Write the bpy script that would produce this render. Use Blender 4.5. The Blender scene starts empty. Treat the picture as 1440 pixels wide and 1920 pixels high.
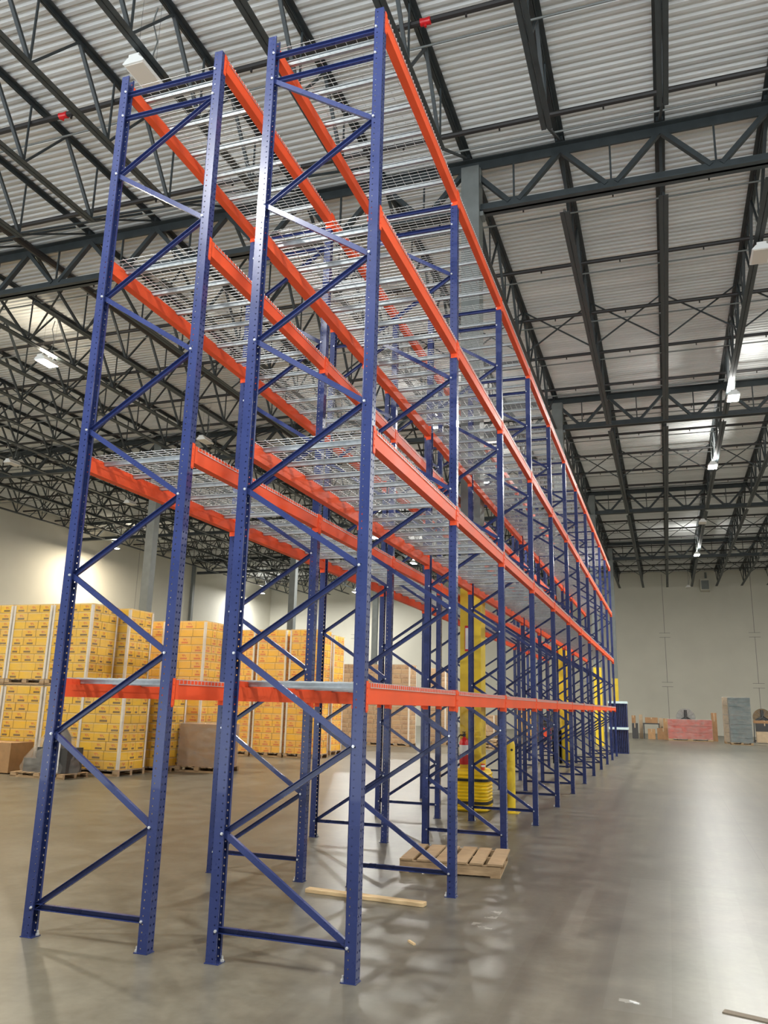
import bpy, math, random
from math import pi, sin, cos, radians
from mathutils import Vector, Matrix
random.seed(7)
C = bpy.context.scene
COL = C.collection

# ---------------------------------------------------------------- camera
cam = bpy.data.cameras.new('camera')
cam.sensor_fit = 'VERTICAL'; cam.sensor_height = 36.0
cam.lens = 1507.86 * 36.0 / 1920.0
cam.clip_end = 300
co = bpy.data.objects.new('camera', cam); COL.objects.link(co)
co.location = (4.475, -5.1377, 1.6762)
co.rotation_euler = (1.8065, -0.0240, 0.3311)
C.camera = co

# ---------------------------------------------------------------- world, exposure
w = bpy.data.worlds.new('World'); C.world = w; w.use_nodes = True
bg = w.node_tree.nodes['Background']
# dim sky behind the open side; bright lower half added to light the ceiling
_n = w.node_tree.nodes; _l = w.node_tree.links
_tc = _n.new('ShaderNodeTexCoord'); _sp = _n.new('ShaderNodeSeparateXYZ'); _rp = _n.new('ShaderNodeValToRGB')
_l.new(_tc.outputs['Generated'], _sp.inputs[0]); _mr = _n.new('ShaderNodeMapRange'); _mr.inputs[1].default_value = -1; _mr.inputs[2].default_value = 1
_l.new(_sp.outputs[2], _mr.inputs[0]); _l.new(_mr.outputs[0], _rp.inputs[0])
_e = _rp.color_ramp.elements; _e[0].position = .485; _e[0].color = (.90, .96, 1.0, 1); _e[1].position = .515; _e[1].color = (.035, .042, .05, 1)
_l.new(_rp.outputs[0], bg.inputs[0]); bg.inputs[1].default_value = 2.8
C.view_settings.view_transform = 'Standard'; C.view_settings.look = 'None'
C.view_settings.exposure = 0.35; C.view_settings.gamma = 1.0; C.view_settings.use_curve_mapping = False
C.cycles.max_bounces = 7; C.cycles.diffuse_bounces = 4; C.cycles.glossy_bounces = 3
C.cycles.transparent_max_bounces = 12
C.cycles.sample_clamp_indirect = 6.0
try: C.cycles.use_light_tree = True
except Exception: pass

LAMP_W = 740.0     # one high-bay lamp, downwards
UP_W = 60.0       # upward fill added above each lit fixture to brighten the ceiling

# ---------------------------------------------------------------- materials
def mat(name, col=(.5,.5,.5), rough=.5, metal=0., coat=0., spec=.5):
    m = bpy.data.materials.new(name); m.use_nodes = True
    b = m.node_tree.nodes['Principled BSDF']
    b.inputs['Base Color'].default_value = (*col, 1)
    b.inputs['Roughness'].default_value = rough
    b.inputs['Metallic'].default_value = metal
    b.inputs['Coat Weight'].default_value = coat
    b.inputs['Specular IOR Level'].default_value = spec
    return m
def srgb(r, g, b):
    f = lambda c: (c/255/12.92) if c/255 <= .04045 else ((c/255+.055)/1.055)**2.4
    return (f(r), f(g), f(b))
class NT:
    def __init__(s, m): s.m = m; s.t = m.node_tree; s.n = s.t.nodes; s.l = s.t.links; s.b = s.n['Principled BSDF']
    def add(s, typ, **k):
        n = s.n.new(typ)
        for a, v in k.items(): setattr(n, a, v)
        return n
    def math(s, op, a, b=None, c=None):
        n = s.n.new('ShaderNodeMath'); n.operation = op
        for i, v in enumerate((a, b, c)):
            if v is None: continue
            if isinstance(v, (int, float)): n.inputs[i].default_value = v
            else: s.l.new(v, n.inputs[i])
        return n.outputs[0]
    def noise(s, vec, scale, detail=3, rough=.5):
        n = s.n.new('ShaderNodeTexNoise'); n.inputs['Scale'].default_value = scale
        n.inputs['Detail'].default_value = detail; n.inputs['Roughness'].default_value = rough
        if vec: s.l.new(vec, n.inputs['Vector'])
        return n.outputs['Fac']
    def ramp(s, fac, stops):
        n = s.n.new('ShaderNodeValToRGB'); e = n.color_ramp.elements
        e[0].position, e[0].color = stops[0][0], (*stops[0][1], 1)
        e[1].position, e[1].color = stops[1][0], (*stops[1][1], 1)
        for p, c in stops[2:]:
            x = e.new(p); x.color = (*c, 1)
        s.l.new(fac, n.inputs[0]); return n.outputs[0]
    def mix(s, fac, a, b, mode='MIX'):
        n = s.n.new('ShaderNodeMix'); n.data_type = 'RGBA'; n.blend_type = mode
        for sock, v in ((n.inputs[0], fac), (n.inputs[6], a), (n.inputs[7], b)):
            if isinstance(v, (int, float)): sock.default_value = v
            elif isinstance(v, tuple): sock.default_value = (*v, 1)
            else: s.l.new(v, sock)
        return n.outputs[2]
    def mapping(s, vec, scale=(1,1,1), loc=(0,0,0)):
        n = s.n.new('ShaderNodeMapping'); n.inputs['Scale'].default_value = scale; n.inputs['Location'].default_value = loc
        s.l.new(vec, n.inputs[0]); return n.outputs[0]
    def coord(s, k='Object'): return s.n.new('ShaderNodeTexCoord').outputs[k]
    def pos(s): return s.n.new('ShaderNodeNewGeometry').outputs['Position']
    def bump(s, h, strength=.3, dist=.02):
        n = s.n.new('ShaderNodeBump'); n.inputs['Strength'].default_value = strength; n.inputs['Distance'].default_value = dist
        s.l.new(h, n.inputs['Height']); s.l.new(n.outputs[0], s.b.inputs['Normal'])

def noisy(m, scale=6., amt=.12, bump=.0, rgh=.08):
    t = NT(m); v = t.coord(); f = t.noise(v, scale, 4)
    c = tuple(m.node_tree.nodes['Principled BSDF'].inputs['Base Color'].default_value)[:3]
    lo = tuple(x*(1-amt) for x in c); hi = tuple(min(1, x*(1+amt)) for x in c)
    t.l.new(t.ramp(f, [(.3, lo), (.7, hi)]), t.b.inputs['Base Color'])
    r = t.b.inputs['Roughness'].default_value
    t.l.new(t.math('MULTIPLY_ADD', f, rgh*2, r-rgh), t.b.inputs['Roughness'])
    if bump: t.bump(f, bump)
    return m

M_blue = noisy(mat('blue_paint', (0.028, 0.043, 0.155), .28, coat=.22, spec=.4), 3, .1)
M_orange = noisy(mat('orange_paint', (0.86, 0.108, 0.036), .48, spec=.16), 3, .07)
M_galv = noisy(mat('galvanised', (0.42, 0.46, 0.48), .42, .6), 30, .12)
M_wire = mat('galvanised_wire', (0.62, 0.64, 0.64), .45, .6)
M_bolt = mat('zinc_bolt', (0.85, 0.87, 0.9), .3, .7)
M_steel = noisy(mat('dark_steel_paint', (0.034, 0.043, 0.047), .5), 4, .2)
M_column = noisy(mat('grey_steel_paint', (0.16, 0.175, 0.17), .5), 4, .1)
M_yellow = noisy(mat('yellow_paint', (0.78, 0.56, 0.025), .42, coat=.2), 4, .08)
M_yplastic = noisy(mat('yellow_plastic', (0.88, 0.60, 0.02), .45), 4, .06)
M_black = mat('black_rubber', (0.015, 0.015, 0.016), .6)
M_white = mat('white_enamel', (0.80, 0.81, 0.79), .4)
M_pipe = mat('sprinkler_pipe', (0.022, 0.020, 0.020), .5)
M_red = mat('red_enamel', (0.60, 0.012, 0.018), .3, coat=.4)
M_redorange = mat('red_orange_enamel', (0.75, 0.07, 0.02), .45)
M_label = mat('white_label', (0.75, 0.76, 0.76), .5)
M_navy = mat('navy_powder_coat', (0.018, 0.028, 0.10), .4)
M_pale = mat('pale_blue_foam', (0.62, 0.78, 0.80), .6)
M_board = mat('white_corner_board', (0.78, 0.72, 0.62), .55)
M_dark = mat('dark_machine', (0.05, 0.05, 0.052), .5)
M_beige = noisy(mat('beige_board', (0.50, 0.38, 0.25), .7), 5, .1)
M_kraft = noisy(mat('kraft_cardboard', (0.42, 0.25, 0.12), .75), 5, .14)
M_brownbox = noisy(mat('brown_cardboard', (0.34, 0.19, 0.09), .75), 5, .14)
M_greyload = noisy(mat('grey_blue_goods', (0.10, 0.15, 0.165), .5), 4, .25)
M_redload = noisy(mat('red_goods', (0.50, 0.085, 0.06), .5), 4, .2)
M_board2 = noisy(mat('grey_brown_board', (.20, .165, .125), .7), 5, .15)
M_tan = noisy(mat('brown_leather_fan', (0.2, 0.12, 0.05), .6), 4, .2)

def wood(name, c1, c2):
    m = mat(name, c1, .7); t = NT(m); v = t.mapping(t.coord(), (1, 9, 9))
    f = t.noise(v, 5, 5, .6)
    t.l.new(t.ramp(f, [(.3, c2), (.7, c1)]), t.b.inputs['Base Color']); t.bump(f, .25, .004); return m
M_wood = wood('pallet_wood', (0.54, 0.38, 0.22), (0.33, 0.22, 0.12))
M_plank = wood('pale_pine', (0.76, 0.58, 0.34), (0.55, 0.38, 0.2))

def film(name, tint=(.95, .93, .88), alpha=.22):
    m = bpy.data.materials.new(name); m.use_nodes = True; t = NT(m)
    t.b.inputs['Base Color'].default_value = (*tint, 1); t.b.inputs['Roughness'].default_value = .12
    v = t.mapping(t.coord(), (1.2, 1.2, 3.2)); f = t.noise(v, 3.2, 5, .65)
    t.bump(f, .9, .05)
    tr = t.add('ShaderNodeBsdfTransparent'); mx = t.add('ShaderNodeMixShader')
    g = t.noise(t.mapping(t.coord(), (1, 1, 2.5)), 2.5, 4, .6)
    t.l.new(t.math('MULTIPLY', t.math('SUBTRACT', g, .22), alpha*2.4), mx.inputs[0])
    t.l.new(tr.outputs[0], mx.inputs[1]); t.l.new(t.b.outputs[0], mx.inputs[2])
    t.l.new(mx.outputs[0], t.n['Material Output'].inputs['Surface'])
    return m
M_film = film('stretch_film', alpha=.13)
M_filmthick = film('thick_stretch_film', (.72, .70, .66), .30)

def carton(name, base, dark, red, bar):
    """printed carton: paler strip along the top, a red mark and a dark bar; coordinates of each carton's own box"""
    m = mat(name, base, .6); t = NT(m)
    g = t.add('ShaderNodeSeparateXYZ'); t.l.new(t.coord('Generated'), g.inputs[0])
    nrm = t.add('ShaderNodeSeparateXYZ'); t.l.new(t.n.new('ShaderNodeNewGeometry').outputs['Normal'], nrm.inputs[0])
    ax = t.math('GREATER_THAN', t.math('ABSOLUTE', nrm.outputs[0]), .7)      # on a side face use y along the width
    u = t.math('ADD', t.math('MULTIPLY', g.outputs[1], ax), t.math('MULTIPLY', g.outputs[0], t.math('SUBTRACT', 1.0, ax)))
    z = g.outputs[2]
    def box(a, a0, a1, b, b0, b1):
        r = t.math('MULTIPLY', t.math('GREATER_THAN', a, a0), t.math('LESS_THAN', a, a1))
        return t.math('MULTIPLY', r, t.math('MULTIPLY', t.math('GREATER_THAN', b, b0), t.math('LESS_THAN', b, b1)))
    oi = t.add('ShaderNodeObjectInfo').outputs['Random']
    c = t.mix(oi, base, dark)
    c = t.mix(t.math('MULTIPLY', t.math('GREATER_THAN', z, .84), .35), c, (.80, .66, .42))
    side = t.math('GREATER_THAN', oi, .28)
    n = t.noise(t.mapping(t.coord('Generated'), (14, 14, 5)), 1.0, 2)
    rm = t.math('MULTIPLY', box(u, .40, .68, z, .46, .74), t.math('GREATER_THAN', n, .48))
    c = t.mix(t.math('MULTIPLY', rm, t.math('MULTIPLY', side, .75)), c, red)
    c = t.mix(t.math('MULTIPLY', box(u, .27, .77, z, .13, .35), t.math('MULTIPLY', side, .85)), c, bar)
    e = box(u, .015, .985, z, .03, .97)
    c = t.mix(e, tuple(x*.62 for x in base), c)
    t.l.new(c, t.b.inputs['Base Color']); return m
M_cartY = carton('yellow_carton', srgb(242, 192, 2), srgb(236, 182, 20), srgb(205, 80, 30), srgb(70, 46, 14))
M_cartO = carton('orange_yellow_carton', srgb(246, 188, 28), srgb(242, 184, 66), srgb(205, 80, 40), srgb(215, 105, 45))
M_cartK = carton('plain_brown_carton', srgb(196, 158, 112), srgb(178, 140, 98), srgb(170, 120, 80), srgb(150, 110, 70))

def concrete():
    m = mat('polished_concrete', (.2, .19, .17), .3); t = NT(m); p = t.pos()
    a = t.noise(p, .35, 6, .6); b = t.noise(p, 2.2, 6, .65); c3 = t.noise(p, 14, 4, .6)
    c = t.ramp(a, [(.40, (.108, .100, .075)), (.60, (.185, .172, .132))])
    c = t.mix(.5, c, t.ramp(b, [(.40, (.095, .088, .066)), (.62, (.20, .187, .146))]))
    c = t.mix(.14, c, t.ramp(c3, [(.35, (.09, .08, .065)), (.7, (.28, .26, .22))]))
    s = t.add('ShaderNodeSeparateXYZ'); t.l.new(p, s.inputs[0]); X, Y = s.outputs[0], s.outputs[1]
    st = t.noise(t.mapping(p, (2.2, .10, 1)), 1.3, 5, .6)             # traffic streaks along the aisle
    aisle = t.math('MULTIPLY', t.math('GREATER_THAN', X, 2.3), 1.0)
    c = t.mix(t.math('MULTIPLY', t.math('MULTIPLY', t.math('SUBTRACT', st, .38), aisle), 2.2), c, (.095, .088, .074))
    def rect(x0, x1, y0, y1, soft=None):
        r = t.math('MULTIPLY', t.math('GREATER_THAN', X, x0), t.math('LESS_THAN', X, x1))
        return t.math('MULTIPLY', r, t.math('MULTIPLY', t.math('GREATER_THAN', Y, y0), t.math('LESS_THAN', Y, y1)))
    # paler patches, scuffed paint and the saw-cut joints
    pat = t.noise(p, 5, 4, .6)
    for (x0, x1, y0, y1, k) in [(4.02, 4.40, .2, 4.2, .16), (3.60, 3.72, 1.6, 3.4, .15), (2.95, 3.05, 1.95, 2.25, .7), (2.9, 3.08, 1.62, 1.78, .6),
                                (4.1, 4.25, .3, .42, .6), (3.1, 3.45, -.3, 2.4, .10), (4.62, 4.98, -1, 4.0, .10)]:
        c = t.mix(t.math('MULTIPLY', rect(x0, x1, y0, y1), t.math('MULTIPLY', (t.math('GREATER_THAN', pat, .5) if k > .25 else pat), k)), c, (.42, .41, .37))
    j = rect(5.395, 5.405, -12, 64)
    for (x0, x1, y0, y1) in [(-31, 20, 4.095, 4.105), (-31, 20, 15.60, 15.61), (-31, 20, 27.1, 27.11), (-7.0, -6.99, -12, 64), (-2.9, -2.89, -12, 64), (10.0, 10.01, -12, 64)]:
        j = t.math('MAXIMUM', j, rect(x0, x1, y0, y1))
    c = t.mix(t.math('MULTIPLY', j, .55), c, (.08, .07, .06))
    t.l.new(c, t.b.inputs['Base Color'])
    t.l.new(t.math('MULTIPLY_ADD', b, .10, .285), t.b.inputs['Roughness'])
    return m
M_floor = concrete()
M_deck = mat('white_metal_deck', (0.66, 0.68, 0.68), .5)
_t = NT(M_deck); _f = _t.noise(_t.mapping(_t.coord(), (.25, 2.5, 1)), 1.0, 4)
_t.l.new(_t.ramp(_f, [(.3, (.55, .565, .565)), (.7, (.72, .735, .73))]), _t.b.inputs['Base Color'])
M_wall = noisy(mat('painted_tilt_wall', (0.60, 0.58, 0.50), .7), .5, .04)
M_seam = mat('panel_joint', (0.22, 0.21, 0.19), .8)

# ---------------------------------------------------------------- mesh helpers
class MB:
    def __init__(s): s.v = []; s.f = []
    def box(s, a, b):
        x0, y0, z0 = a; x1, y1, z1 = b; n = len(s.v)
        s.v += [(x0,y0,z0),(x1,y0,z0),(x1,y1,z0),(x0,y1,z0),(x0,y0,z1),(x1,y0,z1),(x1,y1,z1),(x0,y1,z1)]
        s.f += [tuple(n+i for i in q) for q in ((0,3,2,1),(4,5,6,7),(0,1,5,4),(1,2,6,5),(2,3,7,6),(3,0,4,7))]
        return s
    def prism(s, prof, p0, p1, up=(0,0,1), cap=True):
        """sweep a 2-D profile (side, up) straight from p0 to p1"""
        p0 = Vector(p0); p1 = Vector(p1); d = (p1-p0).normalized(); up = Vector(up)
        if abs(d.dot(up)) > .99: up = Vector((1,0,0))
        sd = d.cross(up).normalized(); u = sd.cross(d); n = len(s.v); k = len(prof)
        for p in (p0, p1): s.v += [tuple(p+sd*a+u*b) for a, b in prof]
        s.f += [(n+i, n+(i+1) % k, n+k+(i+1) % k, n+k+i) for i in range(k)]
        if cap: s.f += [tuple(n+i for i in reversed(range(k))), tuple(n+k+i for i in range(k))]
        return s
    def bar(s, p0, p1, w, h=None, up=(0,0,1)):
        h = h or w; return s.prism([(-w/2,-h/2),(w/2,-h/2),(w/2,h/2),(-w/2,h/2)], p0, p1, up)
    def rod(s, p0, p1, r, n=8): return s.prism([(r*cos(2*pi*i/n), r*sin(2*pi*i/n)) for i in range(n)], p0, p1)
    def tube(s, pts, r, n=6):
        for a, b in zip(pts, pts[1:]): s.rod(a, b, r, n)
        return s
    def lathe(s, prof, c=(0,0,0), n=24, axis='z', sq=None):
        k = len(s.v)
        for r, z in prof:
            for i in range(n):
                a = 2*pi*i/n
                if sq:                                   # rounded square section
                    e = 2/sq; ca, sa = cos(a), sin(a)
                    x = r*math.copysign(abs(ca)**e, ca); y = r*math.copysign(abs(sa)**e, sa)
                else: x, y = r*cos(a), r*sin(a)
                q = (x, y, z) if axis == 'z' else ((z, x, y) if axis == 'x' else (x, z, y))
                s.v.append((c[0]+q[0], c[1]+q[1], c[2]+q[2]))
        for j in range(len(prof)-1):
            for i in range(n):
                s.f.append((k+j*n+i, k+j*n+(i+1) % n, k+(j+1)*n+(i+1) % n, k+(j+1)*n+i))
        s.f.append(tuple(k+i for i in reversed(range(n)))); m = k+(len(prof)-1)*n
        s.f.append(tuple(m+i for i in range(n)))
        return s
    def mesh(s, name, m, smooth=False):
        me = bpy.data.meshes.new(name); me.from_pydata(s.v, [], s.f); me.validate()
        import bmesh
        bm = bmesh.new(); bm.from_mesh(me); bmesh.ops.recalc_face_normals(bm, faces=bm.faces); bm.to_mesh(me); bm.free()
        me.materials.append(m)
        if smooth:
            me.polygons.foreach_set('use_smooth', [True]*len(me.polygons))
            try: me.set_sharp_from_angle(angle=radians(40))
            except Exception: pass
        return me
def link(name, me, parent=None, loc=(0,0,0), rot=(0,0,0), scale=(1,1,1)):
    o = bpy.data.objects.new(name, me); COL.objects.link(o)
    o.location = loc; o.rotation_euler = rot; o.scale = scale
    if parent: o.parent = parent
    return o
def obj(name, mb, m, parent=None, loc=(0,0,0), rot=(0,0,0), smooth=False):
    return link(name, mb.mesh(name, m, smooth), parent, loc, rot)
def tag(o, label, cat, group=None):
    o['label'] = label; o['category'] = cat
    if group: o['group'] = group
    return o
def thing(name, label, cat, loc, rz=0, group=None):
    o = bpy.data.objects.new(name, None); COL.objects.link(o); o.empty_display_size = .1
    o.location = loc; o.rotation_euler = (0, 0, rz); return tag(o, label, cat, group)
def struct(o): o['kind'] = 'structure'; return o

# ================================================================ building
COLY = [8.88, 22.6, 36.3, 50.3]; WALLY = 64.2; WX = -31.1; EX = 20.0; Y0 = -4.9
JX = [1.2+1.855*k for k in range(-16, 9)]
def rz(y): return 12.55+0.006*(y-22.6)          # top of the girders; the roof rises slightly to the back

struct(obj('floor', MB().box((WX-.3, -9, -.2), (EX+.3, WALLY+.3, 0)), M_floor))
wb = struct(obj('wall_back', MB().box((WX-.3, WALLY, 0), (EX+.3, WALLY+.3, 13.2)), M_wall))
wl = struct(obj('wall_left', MB().box((WX-.3, -14, 0), (WX, WALLY, 13.2)), M_wall))
wr = struct(obj('wall_right', MB().box((EX, -14, 0), (EX+.3, WALLY, 13.2)), M_wall))
# tilt-up panel joints with the welded embed plates across them
n = 0
for x in (4.5, 11.15, -2.2, -8.9, -15.6, -22.3):
    n += 1; mb = MB()
    mb.box((x-.018, WALLY-.004, 0), (x+.018, WALLY, 12.7))
    for z in (3.82, 7.72):
        mb.box((x-.42, WALLY-.006, z+.16), (x+.42, WALLY, z+.19)); mb.box((x-.42, WALLY-.006, z-.19), (x+.42, WALLY, z-.16))
    struct(obj('trim_%d' % n, mb, M_seam))
    mb = MB()
    for z in (3.82, 7.72): mb.box((x-.34, WALLY-.012, z-.15), (x+.34, WALLY, z+.15))
    n += 1; struct(obj('trim_%d' % n, mb, M_wall))
for y in (15.5, 25.3, 29.5, 43.2, 57.0):
    n += 1; struct(obj('trim_%d' % n, MB().box((WX, y-.018, 0), (WX+.004, y+.018, 12.7)), M_seam))

# roof deck: trapezoidal ribs running across (x)
mb = MB(); y = -8.0; P = .165; prof = []
while y < WALLY:
    prof += [(y, 0), (y+.062, 0), (y+.085, .038), (y+.142, .038)]; y += P
prof.append((y, 0))
nv = len(prof)
for X in (WX, EX):
    mb.v += [(X, yy, rz(yy)+.115+zz) for yy, zz in prof]
mb.f += [(i, i+1, nv+i+1, nv+i) for i in range(nv-1)]
me = mb.mesh('ceiling', M_deck); ce = link('ceiling', me); struct(ce)
sm = ce.modifiers.new('thick', 'SOLIDIFY'); sm.thickness = .01; sm.offset = 1 if me.polygons[0].normal.z > 0 else -1

def joist_mesh(L, b0, b1):
    mb = MB(); D = 1.24; T = .10
    for s in (-1, 1):                                   # double-angle chords
        mb.box((s*.05-.045, 0, T-.012), (s*.05+.045, L, T)); mb.box((s*.012-.006, 0, T-.085), (s*.012+.006, L, T))
        mb.box((s*.05-.040, b0, -D), (s*.05+.040, L-b1, -D+.012)); mb.box((s*.012-.006, b0, -D), (s*.012+.006, L-b1, -D+.075))
    mb.box((-.07, 0, 0), (.07, .16, T)); mb.box((-.07, L-.16, 0), (.07, L, T))    # seats
    npn = 5; st = (L-4.3)/npn; bot = [2.15+i*st for i in range(npn+1)]; top = [.1]+[(a+b)/2 for a, b in zip(bot, bot[1:])]+[L-.1]
    for i, b in enumerate(bot):
        mb.bar((0, top[i], T-.05), (0, b, -D+.04), .06, .05); mb.bar((0, b, -D+.04), (0, top[i+1], T-.05), .045, .04)
        mb.bar((0, b, -D+.04), (0, b, T-.05), .03, .03)
    return mb
def girder_mesh(x0, x1):
    mb = MB(); D = 1.1; L = x1-x0
    mb.box((x0, -.02, -.2), (x1, .02, 0)); mb.box((x0, -.13, -.02), (x1, .13, 0))       # double-angle top chord
    mb.box((x0+.15, -.03, -D-.1), (x1-.15, .03, -D+.1)); mb.box((x0+.15, -.13, -D-.1), (x1-.15, .13, -D-.08))
    tops = [x for x in JX if x0-.2 < x < x1+.2]
    if abs(tops[0]-x0) > .5: tops = [x0+.2]+tops
    for a, b in zip(tops, tops[1:]):
        m = (a+b)/2
        mb.bar((a+.04, 0, -.16), (m-.09, 0, -D+.06), .11, .09); mb.bar((m+.09, 0, -D+.06), (b-.04, 0, -.16), .11, .09)
        mb.bar((m, 0, -.15), (m, 0, -D+.06), .035, .035)
        mb.box((m-.16, -.012, -D-.02), (m+.16, .012, -D+.16))
    return mb

bays = [(Y0, COLY[0])] + list(zip(COLY, COLY[1:])) + [(COLY[-1], WALLY)]
for y0, y1 in bays:
    L = y1-y0-.02; jm = joist_mesh(L, *((1.6, 2.1) if y0 < 0 else (.35, .35))).mesh('roof_joist', M_steel); slope = math.atan(.006)
    for x in JX: struct(link('roof_joist', jm, None, (x, y0+.01, rz(y0)), (slope, 0, 0)))
    xm = MB(); a, b = .05, 1.855-.05                     # cross bridging between neighbouring joists
    for f in (.5,):
        xm.bar((a, L*f, .03), (b, L*f, -1.2), .035, .035); xm.bar((a, L*f, -1.2), (b, L*f, .03), .035, .035)
    em = MB().bar((a, 2.2, -1.2), (b, 1.5, .03), .04, .04).bar((a, L-2.2, -1.2), (b, L-.5, .03), .04, .04)
    xmm = xm.mesh('cross_bridging', M_steel); emm = em.mesh('end_bridging', M_steel)
    for i, x in enumerate(JX[:-1]):
        struct(link('cross_bridging', xmm, None, (x, y0, rz(y0+L/2))))
        if y0 < 36 and i % 1 == 0 and x < -1: struct(link('end_bridging', emm, None, (x, y0, rz(y0+L/2))))
CX = [WX+.25, -15.42, 1.28, 17.98]
for y in COLY:
    for a, b in zip(CX, CX[1:]):
        struct(obj('roof_girder', girder_mesh(a, b), M_steel, None, (0, y, rz(y))))

# sprinkler lines and the thin lines beside them
k = 0; y = 4.9
while y < WALLY-1:
    z = rz(y)-.32
    mb = MB().rod((WX+.2, y, z), (EX-.5, y, z), .05, 8)
    for x in JX:
        mb.bar((x+.9, y, z), (x+.9, y, z-.11), .03)
    struct(obj('sprinkler_pipe', mb, M_pipe))
    struct(obj('conduit_run', MB().rod((WX+.2, y+.42, z-.05), (EX-.5, y+.42, z-.05), .018, 6), M_column))
    y += 2.66
struct(obj('sprinkler_main', MB().rod((-9.3, Y0, 12.0), (-9.3, 63.5, 12.3), .09, 10), M_pipe))
for loc in ((-5.5, 4.9, 12.12), (1.45, 4.9, 12.12)):
    tag(obj('pipe_valve', MB().lathe([(.03, -.10), (.064, -.08), (.056, 0), (.064, .08), (.03, .10)], axis='x', n=12).rod((0, 0, 0), (0, 0, -.10), .02), M_red, None, loc, smooth=True),
        'red sprinkler valve on dark ceiling pipe, ' + ('left of the tall racks' if loc[0] < 0 else 'above the right-hand rack row top'), 'pipe valve')

# columns
def bumper(parent):
    prof = [(.27, 0)]
    z = .02
    while z < .60:
        prof += [(.295, z), (.305, z+.012), (.305, z+.03), (.288, z+.042)]; z += .055
    prof += [(.27, .66), (.20, .68)]
    o = obj('column_bumper', MB().lathe(prof, n=40, sq=5), M_yplastic, parent, (0, 0, 0), smooth=True); o['label'] = 'ribbed yellow plastic collar'
    for z in (.145, .50):
        obj('strap', MB().lathe([(.31, z-.022), (.313, z-.02), (.313, z+.02), (.31, z+.022)], n=40, sq=5), M_black, o)
ordn = ['first', 'second', 'third', 'fourth', 'fifth', 'sixth', 'seventh', 'eighth', 'ninth', 'tenth', 'eleventh', 'twelfth']
colthing = {}
for xi, x in enumerate((CX[1], CX[2])):
    for i, y in enumerate(COLY):
        if xi == 1: lab = 'grey steel column painted yellow below, between rack rows, %s from the camera' % ordn[i]
        else: lab = 'plain grey steel column behind the yellow carton stacks, %s from the camera' % ordn[i]
        if xi == 1 and i == 3: lab = 'grey steel column with yellow base, behind far end of the racks'
        c = thing('steel_column', lab, 'column', (x, y, 0), 0, 'steel roof columns'); colthing[(xi, i)] = c
        s = .18
        z1 = rz(y)-.2; zy = 3.72
        mb = MB().box((-s, -s, 0), (s, s, z1))
        if xi == 1:
            mb = MB().box((-s, -s, zy), (s, s, z1))
            for q in (-1, 1):
                mb.box((q*s-.02, -.09, z1-.35), (q*s+.02, .09, z1)); mb.box((q*(s+.01)-.06, -.12, z1-1.12), (q*(s+.01)+.06, .12, z1-1.02))
            obj('yellow_paint_band', MB().box((-s-.004, -s-.004, 0), (s+.004, s+.004, zy)), M_yellow, c)
            if i == 0: bumper(c)
        obj('column_shaft', mb, M_column, c)
        obj('base_plate', MB().box((-.21, -.24, 0), (.21, .24, .02)), M_column, c)
for i, y in enumerate(COLY):
    tag(obj('wall_column', MB().box((-.1, -.15, 0), (.1, .15, 12.3)), M_column, None, (WX+.11, y, 0)), 'grey steel column against the long left wall, %s from the camera' % ordn[i], 'column', 'columns along the left wall')

# black guard boards beside the second column
tag(obj('column_guard', MB().box((-.13, -.05, 0), (.13, .05, 1.02)).box((-.13, -.05, 0), (-.09, .3, 1.02)).box((.09, -.05, 0), (.13, .3, 1.02)), M_black, None, (1.02, 22.1, 0)),
    'black column guard in front of the second yellow column', 'column guard')

# things on the first yellow column
c = thing('fire_extinguisher', 'red fire extinguisher hung on first yellow column above ribbed bumper', 'fire extinguisher', (1.20, 8.58, .74))
obj('tank', MB().lathe([(.02, 0), (.075, .01), (.082, .05), (.082, .36), (.06, .41), (.025, .44), (.02, .46)], n=20), M_red, c, smooth=True)
o = obj('label_band', MB().lathe([(.0835, .17), (.084, .172), (.084, .318), (.0835, .32)], n=20), M_label, c, smooth=True); o['label'] = 'white label'
obj('valve_handle', MB().box((-.02, -.02, .45), (.02, .02, .50)).box((-.015, -.08, .49), (.015, .05, .505)).box((-.015, -.09, .52), (.015, .04, .535)).rod((0, 0, .5), (0, 0, .53), .012), M_dark, c)
obj('hose', MB().tube([(-.02, 0, .47), (-.07, -.01, .48), (-.105, -.02, .43), (-.11, -.03, .33), (-.1, -.03, .15), (-.09, -.03, .08)], .011, 6), M_black, c)
obj('wall_bracket', MB().box((-.03, .082, .1), (.03, .115, .4)), M_dark, c)
c = thing('extinguisher_sign', 'narrow white sign with red edge high on first yellow column', 'sign', (1.24, 8.685, 2.62))
obj('sign_board', MB().box((-.055, -.006, 0), (.055, 0, .44)), M_red, c)
obj('sign_face', MB().box((-.045, -.009, .035), (.045, -.0055, .40)), M_label, c)
c = thing('paper_cup', 'small orange and white cup standing on the ribbed yellow bumper', 'cup', (1.50, 8.66, .665))
obj('cup', MB().lathe([(.03, 0), (.034, .06), (.038, .10)], n=16), M_redorange, c, smooth=True)
obj('cup_band', MB().lathe([(.0345, .05), (.0355, .051), (.0375, .08), (.037, .081)], n=16), M_label, c, smooth=True)
# bollard
c = thing('bollard', 'yellow steel safety bollard on floor inside the right-hand rack row', 'bollard', (1.93, 8.86, 0))
obj('post', MB().lathe([(.072, 0), (.072, 1.08), (.06, 1.13), (.03, 1.155)], n=24), M_yellow, c, smooth=True)
obj('base_plate', MB().box((-.13, -.13, 0), (.13, .13, .012)), M_yellow, c)
obj('black_reflector', MB().lathe([(.0, -.0), (.02, .001), (.02, .012), (0, .013)], axis='y', n=12), M_black, c, (.03, -.075, 1.0))

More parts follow.
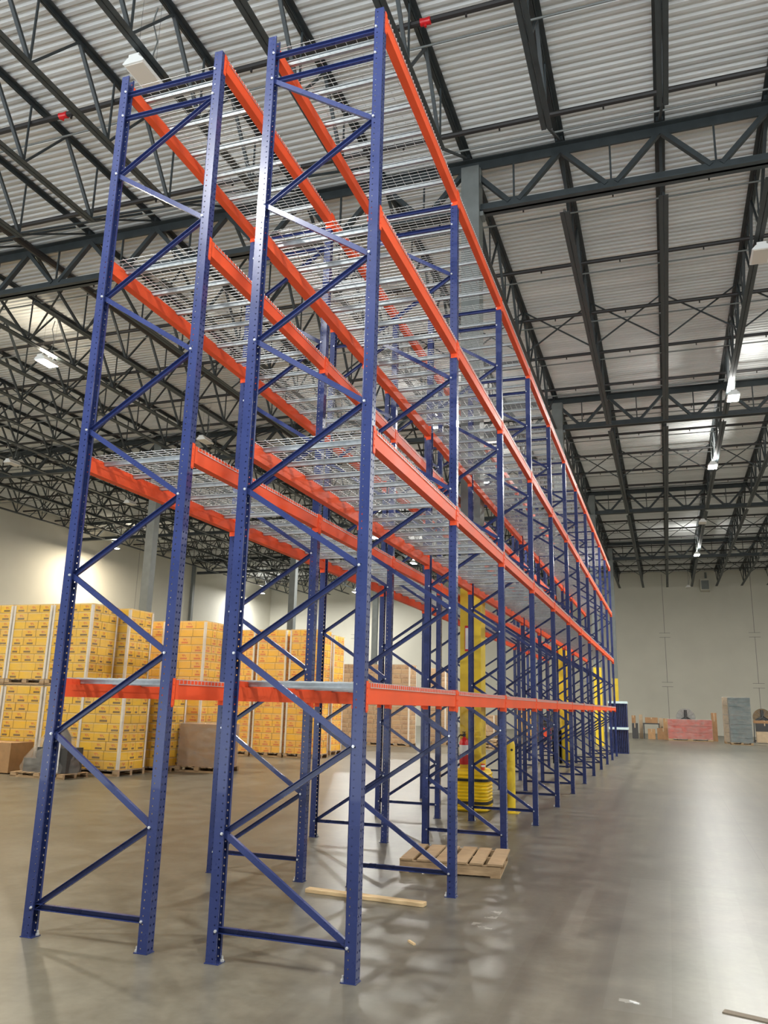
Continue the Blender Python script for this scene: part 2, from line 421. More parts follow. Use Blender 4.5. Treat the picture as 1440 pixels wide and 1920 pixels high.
# ================================================================ racking
D = 1.056; G = .4533; PW = .076; PD = .076; H = 7.2795; PITCH = 2.515; LV = [1.82, 3.63, 5.44, 7.26]
def post_mesh():
    """roll-formed C post, mouth towards +x, with teardrop slots in the web and bolt holes in the flanges"""
    mb = MB()
    def strip(o, uax, width, holes, r, phase=0.):
        """vertical strip from point o along uax; every pitch cell gets hexagonal holes at the given offsets"""
        o = Vector(o); ua = Vector(uax); p = .0508; nz = int(H/p)
        edges = sorted(holes); cuts = [0]+[(a+b)/2 for a, b in zip(edges, edges[1:])]+[width]
        for ci, h in enumerate(edges):
            u0, u1 = cuts[ci], cuts[ci+1]
            for k in range(nz):
                z0 = k*p; z1 = z0+p if k < nz-1 else H; zc = z0+p/2+phase
                q = len(mb.v)
                out = [(u0, z0), ((u0+u1)/2, z0), (u1, z0), (u1, z1), ((u0+u1)/2, z1), (u0, z1)]
                inn = [(h-r*.8, zc-r*.6), (h, zc-r), (h+r*.8, zc-r*.6), (h+r*.8, zc+r*.6), (h, zc+r), (h-r*.8, zc+r*.6)]
                for (u, z) in out+inn:
                    v = o+ua*u; mb.v.append((v.x, v.y, z))
                mb.f += [(q+i, q+(i+1) % 6, q+6+(i+1) % 6, q+6+i) for i in range(6)]
    strip((0, 0, 0), (0, 1, 0), PD, [.019, .057], .0085)                # web, faces the aisle
    strip((0, 0, 0), (1, 0, 0), PW*.97, [.052], .0062, .006)            # front flange
    strip((0, PD, 0), (1, 0, 0), PW*.97, [.052], .0062, .006)           # back flange
    for y0, y1 in ((0, .014), (PD-.014, PD)):                           # lips
        q = len(mb.v); X = PW*.97
        mb.v += [(X, y0, 0), (X, y1, 0), (X, y1, H), (X, y0, H)]; mb.f.append((q, q+1, q+2, q+3))
    import bmesh
    me = bpy.data.meshes.new('post'); me.from_pydata(mb.v, [], mb.f)
    bm = bmesh.new(); bm.from_mesh(me); bmesh.ops.remove_doubles(bm, verts=bm.verts, dist=.0003)
    bmesh.ops.recalc_face_normals(bm, faces=bm.faces)
    bmesh.ops.solidify(bm, geom=list(bm.faces), thickness=.0024)
    bm.to_mesh(me); bm.free(); me.materials.append(M_blue); return me
ME_post = post_mesh()
ME_base = MB().box((-.006, -.008, 0), (.10, .084, .006)).mesh('base_plate', M_blue)
ME_bolt = MB().rod((0, 0, 0), (0, -.009, 0), .0105, 6).rod((0, -.009, 0), (0, -.016, 0), .006, 8).mesh('bolt', M_bolt)
ME_anchor = MB().rod((0, 0, 0), (0, 0, .035), .008, 8).rod((0, 0, 0), (0, 0, .014), .014, 6).mesh('anchor_bolt', M_bolt)
def chan(a, b, w=.04, dpt=.028, t=.003):
    """open channel brace from a to b in the frame's plane (y is across it)"""
    pr = [(-dpt/2, -w/2), (dpt/2, -w/2), (dpt/2, -w/2+t), (-dpt/2+t, -w/2+t), (-dpt/2+t, w/2-t), (dpt/2, w/2-t), (dpt/2, w/2), (-dpt/2, w/2)]
    return MB().prism(pr, a, b)
xl, xr = .062, D-.062
NZ = [.2+.604*i for i in range(12)]
def brace_meshes(flip):
    out = []
    X = lambda i: (xr if (i % 2 == 0) != flip else xl)
    for i in range(11):
        out.append(('diagonal_brace', chan((X(i), .038, NZ[i]), (X(i+1), .038, NZ[i+1])).mesh('diagonal_brace', M_blue)))
    for z in (.2, NZ[11], 7.10):
        out.append(('horizontal_brace', chan((xl-.01, .038, z+.0), (xr+.01, .038, z)).mesh('horizontal_brace', M_blue)))
    bolts = [(X(i), z) for i, z in enumerate(NZ)] + [(xl, .2), (xr, .2), (xl, NZ[11]), (xr, NZ[11]), (xl, 7.10), (xr, 7.10)]
    return out, sorted(set((round(a, 3), round(b, 3)) for a, b in bolts))
BR = {False: brace_meshes(False), True: brace_meshes(True)}
ROWN = ['left-hand', 'right-hand']
for r in (0, 1):
    x0 = r*(D+G); meshes, bolts = BR[r == 0]
    for k in range(12):
        f = thing('rack_upright', 'blue braced upright of the %s rack row, %s from camera' % (ROWN[r], ordn[k]), 'rack frame', (x0, k*PITCH, 0), 0, 'blue upright frames of the %s row' % ROWN[r])
        link('post', ME_post, f); link('post', ME_post, f, (D, PD, 0), (0, 0, pi))
        link('base_plate', ME_base, f); link('base_plate', ME_base, f, (D, PD, 0), (0, 0, pi))
        for nm, me in meshes: link(nm, me, f)
        if k < 5:
            for bx, bz in bolts: link('bolt', ME_bolt, f, (bx, 0, bz))
            link('anchor_bolt', ME_anchor, f, (.09, .06, .006)); link('anchor_bolt', ME_anchor, f, (D-.09, .016, .006))

LB = PITCH-PD
def beam_mesh():
    """step beam along y; outer face at x=0, step on the inner side (+x)"""
    h = .140
    prof = [(0, 0), (.066, 0), (.066, -.04+.0), (.066, 0)]
    pts = [(0, 0), (.040, 0), (.040, -.042), (.068, -.042), (.068, -h), (0, -h)]
    mb = MB(); n0 = len(mb.v); k = len(pts)
    for y in (0, LB): mb.v += [(a, y, b) for a, b in pts]
    mb.f += [(i, (i+1) % k, k+(i+1) % k, k+i) for i in range(k)] + [tuple(range(k)), tuple(k+i for i in range(k))]
    return mb
ME_beam = beam_mesh().mesh('pallet_beam', M_orange)
bev = None
def conn_mesh():
    mb = MB()
    mb.box((-.005, -.036, -.185), (-.001, .004, .012))            # leg across the post's face
    mb.box((-.005, 0, -.185), (.066, .004, .012))                 # leg against the post's side
    for z in (-.03, -.082, -.134):
        mb.rod((-.005, -.020, z), (-.0085, -.020, z), .008, 8)
    for yy in (-.028, -.012): mb.box((-.005, yy-.004, -.195), (-.001, yy+.004, -.183))
    return mb
ME_conn = conn_mesh().mesh('end_connector', M_orange)
cm2 = conn_mesh(); cm2.v = [(x, -y, z) for x, y, z in cm2.v]; ME_conn2 = cm2.mesh('end_connector', M_orange)
levn = ['lowest', 'second', 'third', 'top']
for r in (0, 1):
    for side in (0, 1):
        for li, z in enumerate(LV):
            for k in range(11):
                x = r*(D+G)+(0 if side == 0 else D)
                b = link('pallet_beam', ME_beam, None, (x, k*PITCH+(PD if side == 0 else PD+LB), z), (0, 0, 0 if side == 0 else pi))
                tag(b, 'orange beam, %s side of %s rack row, %s level, %s bay from camera' % (['left', 'right'][side], ROWN[r], levn[li], ordn[k]), 'beam', 'orange beams, %s level of the %s row' % (levn[li], ROWN[r]))
                link('end_connector', ME_conn, b); link('end_connector', ME_conn2, b, (0, LB, 0))

DL = 1.19
def deck_mesh():
    mb = MB(); r = .0019; z = -.004
    ny = 24; nx = 11
    for i in range(ny):
        y = .02+i*(DL-.04)/(ny-1)
        mb.box((-.007, y-r, z-r), (D+.007, y+r, z+r))
        for X in (-.007, D+.007-2*r): mb.box((X, y-r, z-.034), (X+2*r, y+r, z))
    for i in range(nx):
        x = .04+i*(D-.08)/(nx-1)
        mb.box((x-r, .01, z+r), (x+r, DL-.01, z+3*r))
    for X in (-.007, D+.007-2*r): mb.box((X, .01, z-.036), (X+2*r, DL-.01, z-.031))
    return mb
ME_deck = deck_mesh().mesh('wire_deck', M_wire)
# the support channels hang under the mesh and land on the beams' steps
cp = [(-.030, -.005), (-.030, -.010), (-.018, -.010), (-.015, -.041), (.015, -.041), (.018, -.010), (.030, -.010), (.030, -.005), (.014, -.005), (.011, -.036), (-.011, -.036), (-.014, -.005)]
ME_chan = MB().prism(cp, (.044, 0, -.001), (D-.044, 0, -.001)).mesh('support_channel', M_galv)
for r in (0, 1):
    for li, z in enumerate(LV):
        for k in range(11):
            for hf in (0, 1):
                d = link('wire_deck', ME_deck, None, (r*(D+G), k*PITCH+PD+.03+hf*(DL+.005), z+.007))
                tag(d, 'wire mesh deck, %s half of %s bay, %s level of %s rack row' % (['nearer', 'farther'][hf], ordn[k], levn[li], ROWN[r]), 'wire deck', 'wire decks, %s level of the %s row' % (levn[li], ROWN[r]))
                for q in (.16, .5, .84): link('support_channel', ME_chan, d, (0, q*DL, 0))

# ================================================================ high-bay lamps
def fixture_meshes():
    body = MB(); w, l = .17, .31
    body.prism([(-w, -.02), (w, -.02), (w+.02, .0), (w-.05, .075), (.09, .09), (.09, .14), (-.09, .14), (-.09, .09), (-w+.05, .075), (-w-.02, 0)], (0, -l, 0), (0, l, 0))
    lens = MB().box((-w+.02, -l+.03, -.028), (w-.02, l-.03, -.02))
    wires = MB()
    for y in (-l*.7, l*.7):
        wires.rod((0, y, .13), (-.0, y, 1.66), .004, 4)
    wires.tube([(0, 0, .14), (.05, .03, .3), (.12, .05, .7), (.02, .02, 1.1), (.1, 0, 1.35)], .012, 5)
    return body.mesh('housing', M_white), lens, wires.mesh('suspension_wire', M_column)
FB, FL, FW = fixture_meshes()
M_on = bpy.data.materials.new('lamp_lit'); M_on.use_nodes = True
_b = M_on.node_tree.nodes['Principled BSDF']; _b.inputs['Base Color'].default_value = (.9,.9,.88,1)
_b.inputs['Emission Color'].default_value = (1, .98, .92, 1); _b.inputs['Emission Strength'].default_value = 60
M_off = mat('lamp_unlit_lens', (.62, .58, .52), .35)
L_on = FL.mesh('lens', M_on); L_off = FL.mesh('lens', M_off)
def area(name, W, col, parent, z, up=False, sz=(.30, .56)):
    l = bpy.data.lights.new(name, 'AREA'); l.shape = 'RECTANGLE'; l.size, l.size_y = sz; l.energy = W; l.color = col
    o = bpy.data.objects.new(name, l); COL.objects.link(o); o.parent = parent; o.location = (0, 0, z)
    if up: o.rotation_euler = (pi, 0, 0)
    return o
WARM = (1, .87, .66); COOL = (.99, .98, .93)
FIX = [  # x, y, lit, colour, label
 (-11.86, 11.92, 1, WARM, 'blazing high bay lamp nearest on the left, beyond the carton stacks'),
 (6.84, 19.9, 1, COOL, 'brightest lit high bay lamp above the open aisle at right'),
 (6.6, 27.3, 1, COOL, 'second lit high bay lamp back along the right aisle'),
 (6.6, 37.4, 0, COOL, 'unlit high bay lamp far back between lit ones over right aisle'),
 (6.6, 46.4, 1, COOL, 'farthest lit high bay lamp over right aisle near back wall'),
 (6.4, 60.2, 0, COOL, 'tiny unlit high bay lamp close against the back wall'),
 (6.8, 11.62, 0, COOL, 'unlit high bay lamp cut by the right edge of the view'),
 (-2.62, 3.5, 0, COOL, 'large unlit high bay lamp above top of left-hand rack row'),
 (-2.5, 19.9, 1, COOL, 'lit high bay lamp seen through the upper rack levels'),
 (-2.34, 27.2, 1, COOL, 'lit high bay lamp seen through rack mesh, just right of centre'),
 (-10.94, 37.3, 1, COOL, 'lit high bay lamp starring beside the nearest tall blue post'),
 (-11.2, 45.9, 1, COOL, 'lit high bay lamp low between the two rack rows'),
 (-20.3, 58.6, 1, COOL, 'small lit high bay lamp low behind the nearest blue post'),
 (-28.8, 57.9, 1, COOL, 'lit high bay lamp glowing near the far left corner'),
 (-28.3, 36.8, 1, WARM, 'warm lit high bay lamp against the left wall'),
 (-20.6, 19.9, 0, WARM, 'unlit high bay lamp at far left edge below the bright one'),
 (-20.0, 27.0, 0, WARM, 'unlit high bay lamp seen under left rack beam'),
 (-11.2, 19.4, 0, WARM, 'unlit high bay lamp beside second-level beam of the left-hand row'),
]
HID = [(-20.5, 9.0, WARM), (-28.3, 18, WARM), (-20.5, -3, WARM), (-11.0, -4, WARM), (15.6, 11, COOL), (15.6, 28, COOL), (15.6, 46, COOL), (15.6, -4, COOL), (6.7, -6, COOL), (-2.5, -7, COOL), (-28.3, 2, WARM)]
for x, y, lit, colr, lab in FIX:
    f = thing('high_bay_light', lab, 'ceiling light', (x, y, 11.0), 0, 'high bay lights')
    link('housing', FB, f); link('lens', L_on if lit else L_off, f); link('suspension_wire', FW, f, scale=(1, 1, (rz(y)+.10-11)/1.66))
    if lit: area('lamp_glow', LAMP_W, colr, f, -.035); area('ceiling_fill', UP_W, colr, f, .16, True, (.12, .5))  # second area lamp is added fill aimed up at the deck
for (x, y, colr), wh in zip(HID, ['over far left floor', 'above the left wall aisle', 'behind and left of camera', 'above floor left of camera', 'right side abreast of rack', 'right side mid hall', 'right side far hall', 'right side behind camera', 'above right aisle behind camera', 'above left rack row behind camera', 'left wall behind camera']):
    f = thing('high_bay_light', 'lit high bay lamp out of view, %s' % wh, 'ceiling light', (x, y, 11.0), 0, 'high bay lights out of view')
    link('housing', FB, f); link('lens', L_on, f); link('suspension_wire', FW, f, scale=(1, 1, (rz(y)+.10-11)/1.66))
    area('lamp_glow', LAMP_W, colr, f, -.035); area('ceiling_fill', UP_W, colr, f, .16, True, (.12, .5))

# unit heater at the back wall
c = thing('unit_heater', 'beige unit heater hung high on the back wall at right', 'heater', (7.75, 63.6, 11.15))
obj('cabinet', MB().box((-.35, -.4, 0), (.35, .55, .95)), M_wall, c); obj('flue', MB().rod((.1, 0, .95), (.1, 0, 1.5), .08), M_column, c)
obj('louvre', MB().box((-.28, -.42, .1), (.28, -.40, .8)), M_column, c)

# ================================================================ pallets and loads
def pallet_mb(w=1.2, d=1.0, h=.13):
    mb = MB()
    for i in range(3):
        y = (-d/2, -.04, d/2-.08)[i]
        mb.box((-w/2, y, .018), (w/2, y+.08, .045))
        for x in (-w/2, -.07, w/2-.14): mb.box((x, y, .018), (x+.14, y+.08, h-.02))
        mb.box((-w/2, y, 0), (w/2, y+.08, .018))
    n = 7
    for i in range(n):
        x = -w/2+i*(w-.11)/(n-1); mb.box((x, -d/2, h-.02), (x+.11, d/2, h))
    return mb
ME_pal = pallet_mb().mesh('pallet', M_wood)
CT = {m.name: MB().box((-.5, -.5, 0), (.5, .5, 1)).mesh('carton', m) for m in (M_cartY, M_cartO, M_cartK)}
def film_mesh(w, d, h, m):
    mb = MB(); nz = 10; N = 20; pts = []
    per = []
    for i in range(5): per.append((-w/2+w*i/5, -d/2))
    for i in range(5): per.append((w/2, -d/2+d*i/5))
    for i in range(5): per.append((w/2-w*i/5, d/2))
    for i in range(5): per.append((-w/2, d/2-d*i/5))
    for j in range(nz+1):
        for (x, y) in per:
            q = random.uniform(-.004, .008); mb.v.append((x*(1+q), y*(1+q), h*j/nz))
    mb.f += [(j*N+i, j*N+(i+1) % N, (j+1)*N+(i+1) % N, (j+1)*N+i) for j in range(nz) for i in range(N)]
    mb.f.append(tuple(nz*N+i for i in range(N)))
    return mb.mesh('stretch_wrap', m, True)
def load(x, y, z, label, kind='Y', w=1.17, d=1.0, layers=9, lh=.2, group='wrapped carton loads', boards=True, name='wrapped_pallet_load', pal=True):
    """x, y: front right corner"""
    cm = {'Y': M_cartY, 'O': M_cartO, 'K': M_cartK}[kind].name
    t = thing(name, label, 'pallet load', (x-w/2, y+d/2, z), 0, group)
    p = link('pallet', ME_pal, t, scale=(w/1.2, d/1.0, 1))
    h = layers*lh; wi = w-.04; di = d-.04
    for l in range(layers):
        zz = .132+l*lh; full = l == layers-1
        ws = [1/3, 1/3, 1/3] if l % 2 == 0 else [.27, .365, .365]
        ds = [1/3, 1/3, 1/3] if l % 2 else [.40, .2, .40]
        if random.random() < .5: ws = ws[::-1]
        a = -wi/2
        for i, q in enumerate(ws):
            cw = wi*q; b = -di/2
            for j, q2 in enumerate(ds):
                cd = di*q2
                if j == 0 or i == 2 or full:
                    link('carton', CT[cm], t, (a+cw/2+random.uniform(-.004, .004), b+cd/2+random.uniform(-.006, .004), zz), (0, 0, 0), (cw-.006, cd-.006, lh-.004))
                b += cd
            a += cw
    if boards:
        for sx in (-1, 1):
            for sy in (-1, 1):
                if sx < 0 and sy > 0: continue
                X = sx*(w/2-.014); Y = sy*(d/2-.014); tx = random.uniform(-.02, .02)
                mb = MB().box((min(X, X-sx*.055), min(Y, Y+sy*.004), .14), (max(X, X-sx*.055), max(Y, Y+sy*.004), .132+h-.03)).box((min(X, X+sx*.004), min(Y, Y-sy*.055), .14), (max(X, X+sx*.004), max(Y, Y-sy*.055), .132+h-.03))
                obj('corner_board', mb, M_board, t)
    link('stretch_wrap', film_mesh(w+.008, d+.008, h+.035, M_film), t, (0, 0, .10))
    return t
Lh = .2; HT = .132+9*Lh
for i, (x, lab) in enumerate([(-11.95, 'fourth from the right, cut by the left edge'), (-10.75, 'third from right'), (-9.55, 'second from right'), (-8.35, 'rightmost')]):
    if i == 0: continue
    load(x, 10.72, 0, 'yellow carton pallet load on the floor, lower of nearest two-high stacks, ' + lab, 'Y', group='nearest yellow carton loads')
    load(x-.02, 10.74, HT+.02, 'yellow carton pallet load, upper of nearest two-high stacks, ' + lab, 'Y', w=1.18, group='nearest yellow carton loads')
load(-11.95, 10.72, 0, 'yellow carton pallet load on floor at the left picture edge', 'Y', group='nearest yellow carton loads')
load(-11.97, 10.74, HT+.02, 'yellow carton pallet load stacked high at the left picture edge', 'Y', group='nearest yellow carton loads')
load(-7.10, 10.55, 0, 'single yellow carton pallet load on the floor, nearest and fully wrapped', 'Y', w=1.18, d=1.0, group='nearest yellow carton loads')
load(-8.12, 11.85, HT+.02, 'yellow carton pallet load, upper one in second line behind nearest stack', 'Y', w=1.15, group='second line of yellow carton loads')
load(-8.12, 11.85, 0, 'yellow carton pallet load on floor hidden behind the nearest single load', 'Y', w=1.15, group='second line of yellow carton loads')
load(-6.92, 11.85, 0, 'yellow carton pallet load on floor right behind nearest single load', 'Y', w=1.12, group='second line of yellow carton loads')
for i, x in enumerate((-8.35, -7.08)):
    load(x, 13.75, 0, 'orange and yellow carton load on floor behind short brown box, %s one' % ['left', 'right'][i], 'O', group='middle carton loads')
    load(x, 13.72, 1.95, 'orange and yellow carton load, upper tier behind short brown box, %s one' % ['left', 'right'][i], 'O', w=1.18, layers=8, lh=.21, group='middle carton loads')
for i, x in enumerate((-9.42, -8.28, -7.12, -5.95)):
    load(x, 18.75, 0, 'orange-printed carton load on floor behind second rack frame, %s from the left' % ordn[i], 'O', w=1.1, group='far line of orange carton loads')
    load(x, 18.77, 1.95, 'orange-printed carton load, upper tier behind second rack frame, %s from left' % ordn[i], 'O', w=1.08, layers=(9 if i == 3 else 9), lh=.213, group='far line of orange carton loads')
load(-6.35, 20.9, 0, 'carton load on floor at right end, farthest of the orange ones', 'O', w=1.1, group='far line of orange carton loads')
load(-6.35, 20.92, 1.95, 'carton load on upper tier at right end, farthest of the orange ones', 'O', w=1.08, lh=.213, group='far line of orange carton loads')
for i, (x, y, hh) in enumerate([(-9.45, 28.2, 9), (-8.25, 28.2, 9), (-7.05, 28.2, 9), (-5.85, 28.2, 9), (-5.05, 31.2, 9)]):
    load(x, y, 0, 'brown carton load on floor beyond the racks, %s from the left' % ordn[i], 'K', layers=8, lh=.19, group='far brown carton loads')
    load(x, y+.02, 1.66, 'brown carton load, upper tier beyond the racks, %s from the left' % ordn[i], 'K', w=1.18, layers=hh-1, lh=.20, group='far brown carton loads')

# short wrapped brown load
t = thing('wrapped_box', 'short brown cardboard box wrapped in shiny film on pallet beside cartons', 'pallet load', (-6.30, 12.98, 0))
link('pallet', ME_pal, t)
obj('cardboard_box', MB().box((-.56, -.45, .132), (.56, .45, 1.12)), M_kraft, t)
link('stretch_wrap', film_mesh(1.15, .94, 1.03, M_filmthick), t, (0, 0, .12))
# flat brown box at left edge
t = thing('cardboard_box', 'wide low brown cardboard box on floor at left edge', 'box', (-10.0, 10.1, 0))
obj('carton_body', MB().box((-.8, -.35, .02), (.62, .35, .66)), M_kraft, t)
obj('flap_seam', MB().box((-.8, -.015, .66), (.62, .015, .664)), M_beige, t)
# machine under film on pallet
t = thing('wrapped_machine', 'dark machine wrapped in clear film on a pallet beside cartons', 'machine', (-8.25, 9.75, 0))
link('pallet', ME_pal, t, scale=(1.15, .8, .8))
obj('machine_body', MB().box((-.18, -.25, .11), (.62, .25, .62)).lathe([(.30, .6), (.27, .85), (.16, 1.02), (.1, 1.06)], (.12, 0, 0), 20).box((-.55, -.2, .11), (-.15, .2, .38)), M_dark, t)
o = obj('side_panel', MB().box((.0, -.28, .12), (.16, -.265, .82)), M_label, t); o['label'] = 'white panel'
obj('side_trim', MB().box((.40, -.28, .12), (.44, -.265, .8)), M_label, t)
fm = MB(); N = 24; ring = []
for j, (z, s, ox) in enumerate([(.08, 1.0, 0), (.2, 1.02, -.02), (.38, .95, -.02), (.55, .78, .05), (.75, .62, .1), (.95, .42, .12), (1.08, .22, .12)]):
    for i in range(N):
        a = 2*pi*i/N; q = 1+random.uniform(-.05, .05); fm.v.append((ox+.70*s*q*cos(a), .36*s*q*sin(a), z))
fm.f += [(j*N+i, j*N+(i+1) % N, (j+1)*N+(i+1) % N, (j+1)*N+i) for j in range(6) for i in range(N)] + [tuple(6*N+i for i in range(N))]
link('stretch_wrap', fm.mesh('stretch_wrap', M_filmthick, True), t)

# pallet by the racks, planks and chips on the floor
t = thing('wooden_pallet', 'empty wooden pallet on floor between second and third rack frames', 'pallet', (2.21, 3.96, 0), radians(6))
mb = MB(); ms = MB()
for i, y in enumerate((-.46, 0, .46)):
    obj('stringer', MB().box((-.52, y-.02, .016), (.52, y+.02, .115)), M_wood, t)
for i in range(6):
    x = -.52+i*.182; obj('deck_board', MB().box((x, -.49, .115), (x+.135+.02*(i % 2), .49, .133)), M_wood, t)
for x in (-.52, -.05, .42): obj('bottom_board', MB().box((x, -.49, 0), (x+.1, .49, .016)), M_wood, t)
t = tag(obj('wooden_plank', MB().box((-.575, -.045, 0), (.575, .045, .035)), M_plank, None, (1.83, 2.14, .0), (0, 0, radians(-4.3))), 'pale wooden plank lying on floor behind nearest blue post', 'plank')
b_ = t.modifiers.new('b', 'BEVEL'); b_.width = .004
tag(obj('wood_chip', MB().box((-.05, -.009, 0), (.05, .009, .012)), M_plank, None, (2.62, 1.0, 0), (0, 0, radians(-48))), 'small wood splinter on bare floor near front of rack', 'wood chip')
tag(obj('wood_chip', MB().box((-.03, -.006, 0), (.03, .006, .006)).box((.0, -.012, 0), (.02, .004, .005)), M_label, None, (4.19, .37, 0), (0, 0, radians(-25))), 'crumpled white scrap on floor near the lower right corner', 'scrap')
tag(obj('board', MB().box((0, -.06, 0), (.9, 0, .006)), M_board2, None, (4.69, .46, 0), (0, 0, radians(-17))), 'thin brown board on floor at the lower right corner', 'board')

# ================================================================ far end
t = thing('stacked_rack_crate', 'navy slatted crate with pale top rail, lower one at rack end', 'crate', (2.50, 30.4, 0), 0, 'navy crates by the far rack end')
def crate(t, z):
    mb = MB().box((-.36, -.35, z), (-.33, .35, z+.94)).box((-.36, -.35, z), (.36, .35, z+.04)).box((-.36, -.35, z+.9), (.36, .35, z+.94))
    obj('crate_frame', mb, M_navy, t)
    for i in range(11):
        x = -.34+i*.068; obj('slat', MB().box((x-.019, -.33, z+.04), (x+.019, .33, z+.9)), M_navy, t)
    obj('pale_rail', MB().box((-.38, -.37, z+.94), (.38, .37, z+1.03)), M_pale, t)
crate(t, 0)
t = thing('stacked_rack_crate', 'navy slatted crate with pale top rail, upper one at rack end', 'crate', (2.50, 30.4, 1.035), 0, 'navy crates by the far rack end')
crate(t, 0)
def wrapped(name, label, x0, x1, y, d, h, m, cat='pallet load', rows=4):
    t = thing(name, label, cat, ((x0+x1)/2, y+d/2, 0)); w = x1-x0
    link('pallet', ME_pal, t, scale=(w/1.2, d, 1))
    hh = (h-.132)/rows
    for i in range(rows): obj('goods_layer', MB().box((-w/2+.02, -d/2+.02, .132+i*hh), (w/2-.02, d/2-.02, .132+(i+1)*hh-.012)), m, t)
    link('stretch_wrap', film_mesh(w, d, h-.08, M_filmthick), t, (0, 0, .1)); return t
wrapped('wrapped_goods', 'long low red load wrapped in shiny film by back wall', 4.36, 6.90, 48.4, 1.1, 1.27, M_redload, rows=3)
wrapped('wrapped_goods', 'tall grey-blue load wrapped in film near back wall', 7.66, 8.80, 45.0, 1.1, 2.57, M_greyload, rows=10)
wrapped('wrapped_goods', 'tall beige load left of and behind the grey-blue one', 7.45, 8.35, 46.6, 1.0, 2.6, M_beige, rows=5)
def drumfan(label, x, y, z, r, m):
    t = thing('drum_fan', label, 'fan', (x, y, 0))
    obj('drum', MB().lathe([(r-.02, -.14), (r, -.14), (r, .14), (r-.02, .14)], (0, 0, z), 28, 'y'), m, t, smooth=True)
    g = MB()
    for k in range(6):
        rr = r*(k+1)/6
        for i in range(24):
            a, b = 2*pi*i/24, 2*pi*(i+1)/24; g.bar((rr*cos(a), -.16, z+rr*sin(a)), (rr*cos(b), -.16, z+rr*sin(b)), .012)
    for i in range(12):
        a = 2*pi*i/12; g.bar((0, -.165, z), (r*cos(a), -.165, z+r*sin(a)), .012)
    obj('guard', g, M_column, t)
    for i in range(3):
        a = 2*pi*i/3+pi/2; obj('blade', MB().prism([(-.09, -.01), (.09, -.03), (.09, -.02), (-.09, 0)], (0, -.15, z), (r*.85*cos(a), -.15, z+r*.85*sin(a)), (0, 1, 0)), M_black, t)
    obj('stand', MB().bar((-r, 0, .05), (-r*.9, 0, z), .05).bar((r, 0, .05), (r*.9, 0, z), .05).bar((-r, -.3, .03), (-r, .3, .03), .06).bar((r, -.3, .03), (r, .3, .03), .06).bar((-r, 0, .1), (r, 0, .1), .05), M_dark, t)
M_fan = mat('grey_fan_drum', (.36, .36, .34), .5)
drumfan('large grey drum fan standing behind the red wrapped load', 5.46, 50.3, 1.36, .56, M_fan)
drumfan('brown drum fan behind clutter at the right picture edge', 9.87, 50.6, 1.50, .52, M_tan)
def boxthing(label, x0, x1, y, z0, z1, m, d=.5, name='cardboard_box', cat='box', group=None):
    t = thing(name, label, cat, ((x0+x1)/2, y+d/2, z0), 0, group); w = x1-x0
    obj('box_body', MB().box((-w/2, -d/2, 0), (w/2, d/2, z1-z0)), m, t)
    obj('tape', MB().box((-.03, -d/2-.002, (z1-z0)*.7), (.03, -d/2, z1-z0)).box((-.03, -d/2, z1-z0), (.03, d/2, z1-z0+.002)), M_beige, t)
    return t
BG = 'boxes and boards along the back'
boxthing('brown carton tucked beside the navy crates near back wall', 2.2, 2.42, 50.4, .95, 1.42, M_brownbox, group=BG)
boxthing('dark grey bin standing beside the navy crates near back wall', 2.2, 2.56, 50.3, 0, .94, M_dark, name='storage_bin', cat='bin', group=BG)
tag(obj('upright_board', MB().box((-.11, -.03, 0), (.11, .03, 1.48)), M_beige, None, (2.74, 50.98, 0)), 'tall pale board leaning beside work table, left one', 'board', BG)
tag(obj('upright_board', MB().box((-.12, -.03, 0), (.12, .03, 1.30)), M_beige, None, (3.95, 51.0, 0)), 'tall pale board standing right of work table', 'board', BG)
t = thing('work_table', 'dark work table with boxes on and under, near back wall', 'table', (3.38, 50.6, 0))
obj('table_top', MB().box((-.50, -.35, .9), (.50, .35, .97)), M_dark, t)
for sx in (-.46, .46):
    for sy in (-.3, .3): obj('leg', MB().bar((sx, sy, 0), (sx, sy, .9), .05), M_dark, t)
boxthing('open flat brown carton lying on the work table', 3.02, 3.78, 50.35, .975, 1.32, M_brownbox, group=BG)
boxthing('brown carton standing under the work table', 3.16, 3.60, 50.1, 0, .62, M_kraft, group=BG)
boxthing('low wide brown carton left of the red wrapped load', 3.72, 4.45, 50.2, 0, .68, M_brownbox, group=BG)
boxthing('brown carton atop the wide one left of the red load', 4.1, 4.45, 50.25, .685, 1.28, M_kraft, group=BG)
boxthing('narrow tall brown carton between red and beige loads', 6.95, 7.25, 50.0, 0, 1.7, M_brownbox, group=BG)
boxthing('pale bin at right edge under dark goods by back wall', 9.35, 10.3, 49.0, .05, .68, M_beige, name='storage_bin', cat='bin', group=BG)
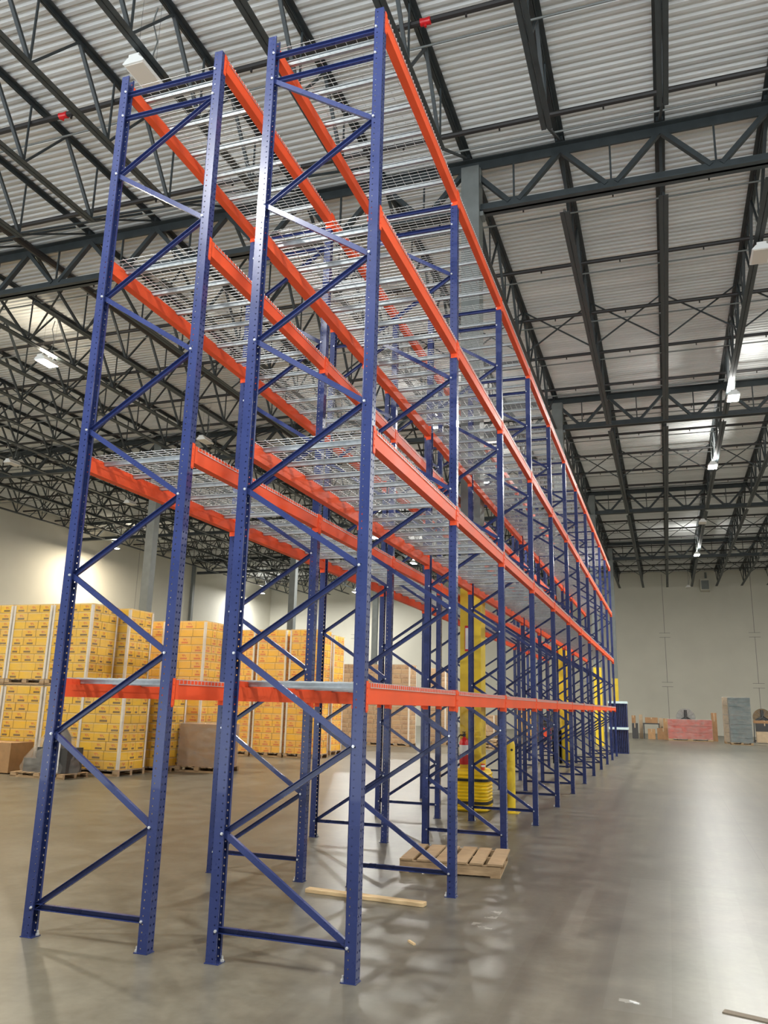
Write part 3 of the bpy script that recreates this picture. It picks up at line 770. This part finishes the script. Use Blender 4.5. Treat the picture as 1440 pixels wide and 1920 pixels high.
boxthing('black goods piled on pale bin at the right edge', 9.35, 10.3, 49.0, .685, 1.15, M_dark, group=BG)
boxthing('flat brown goods topping the pile at the right edge', 9.25, 10.4, 49.0, 1.155, 1.32, M_brownbox, group=BG)
# beyond the racks, seen through the frames
load(-5.0, 42.0, 0, 'small distant yellow-brown carton load seen left of bollard', 'K', layers=6, lh=.19, group='distant loads between the racks')
load(-2.95, 44.0, 0, 'small distant carton load seen right above the bollard', 'O', layers=7, lh=.2, group='distant loads between the racks')
for i in range(3):
    tag(obj('spare_pallet', pallet_mb(), M_wood, None, (-2.9, 29.4, i*.135)), 'empty wood pallet in low pile far behind, %s of three' % ['bottom', 'middle', 'top'][i], 'pallet', 'distant pallet pile')
# lift truck far back between the rows
t = thing('lift_truck', 'red-orange lift truck parked far back between the rack rows', 'lift truck', (-1.55, 38.0, 0))
obj('truck_body', MB().box((-.55, 0, .18), (.55, 1.5, .75)).box((-.5, 1.1, .75), (.5, 1.6, 1.05)), M_redorange, t)
obj('mast', MB().bar((-.35, -.15, .05), (-.35, -.15, 2.1), .09).bar((.35, -.15, .05), (.35, -.15, 2.1), .09).bar((-.35, -.15, 2.05), (.35, -.15, 2.05), .07).bar((-.35, -.15, 1.0), (.35, -.15, 1.0), .07), M_dark, t)
obj('overhead_guard', MB().bar((-.5, .1, .75), (-.45, .25, 2.1), .05).bar((.5, .1, .75), (.45, .25, 2.1), .05).bar((-.5, 1.45, 1.0), (-.45, 1.3, 2.1), .05).bar((.5, 1.45, 1.0), (.45, 1.3, 2.1), .05).box((-.5, .2, 2.1), (.5, 1.35, 2.16)), M_dark, t)
obj('seat', MB().box((-.25, .7, .75), (.25, 1.1, .9)).box((-.25, 1.0, .9), (.25, 1.12, 1.35)), M_black, t)
for sx in (-.5, .5):
    for y in (.25, 1.25): obj('wheel', MB().lathe([(.1, -.09), (.22, -.09), (.22, .09), (.1, .09)], (sx, y, .22), 20, 'x'), M_black, t)
    obj('fork', MB().box((sx*.5-.05, -1.2, .05), (sx*.5+.05, -.15, .09)), M_dark, t)
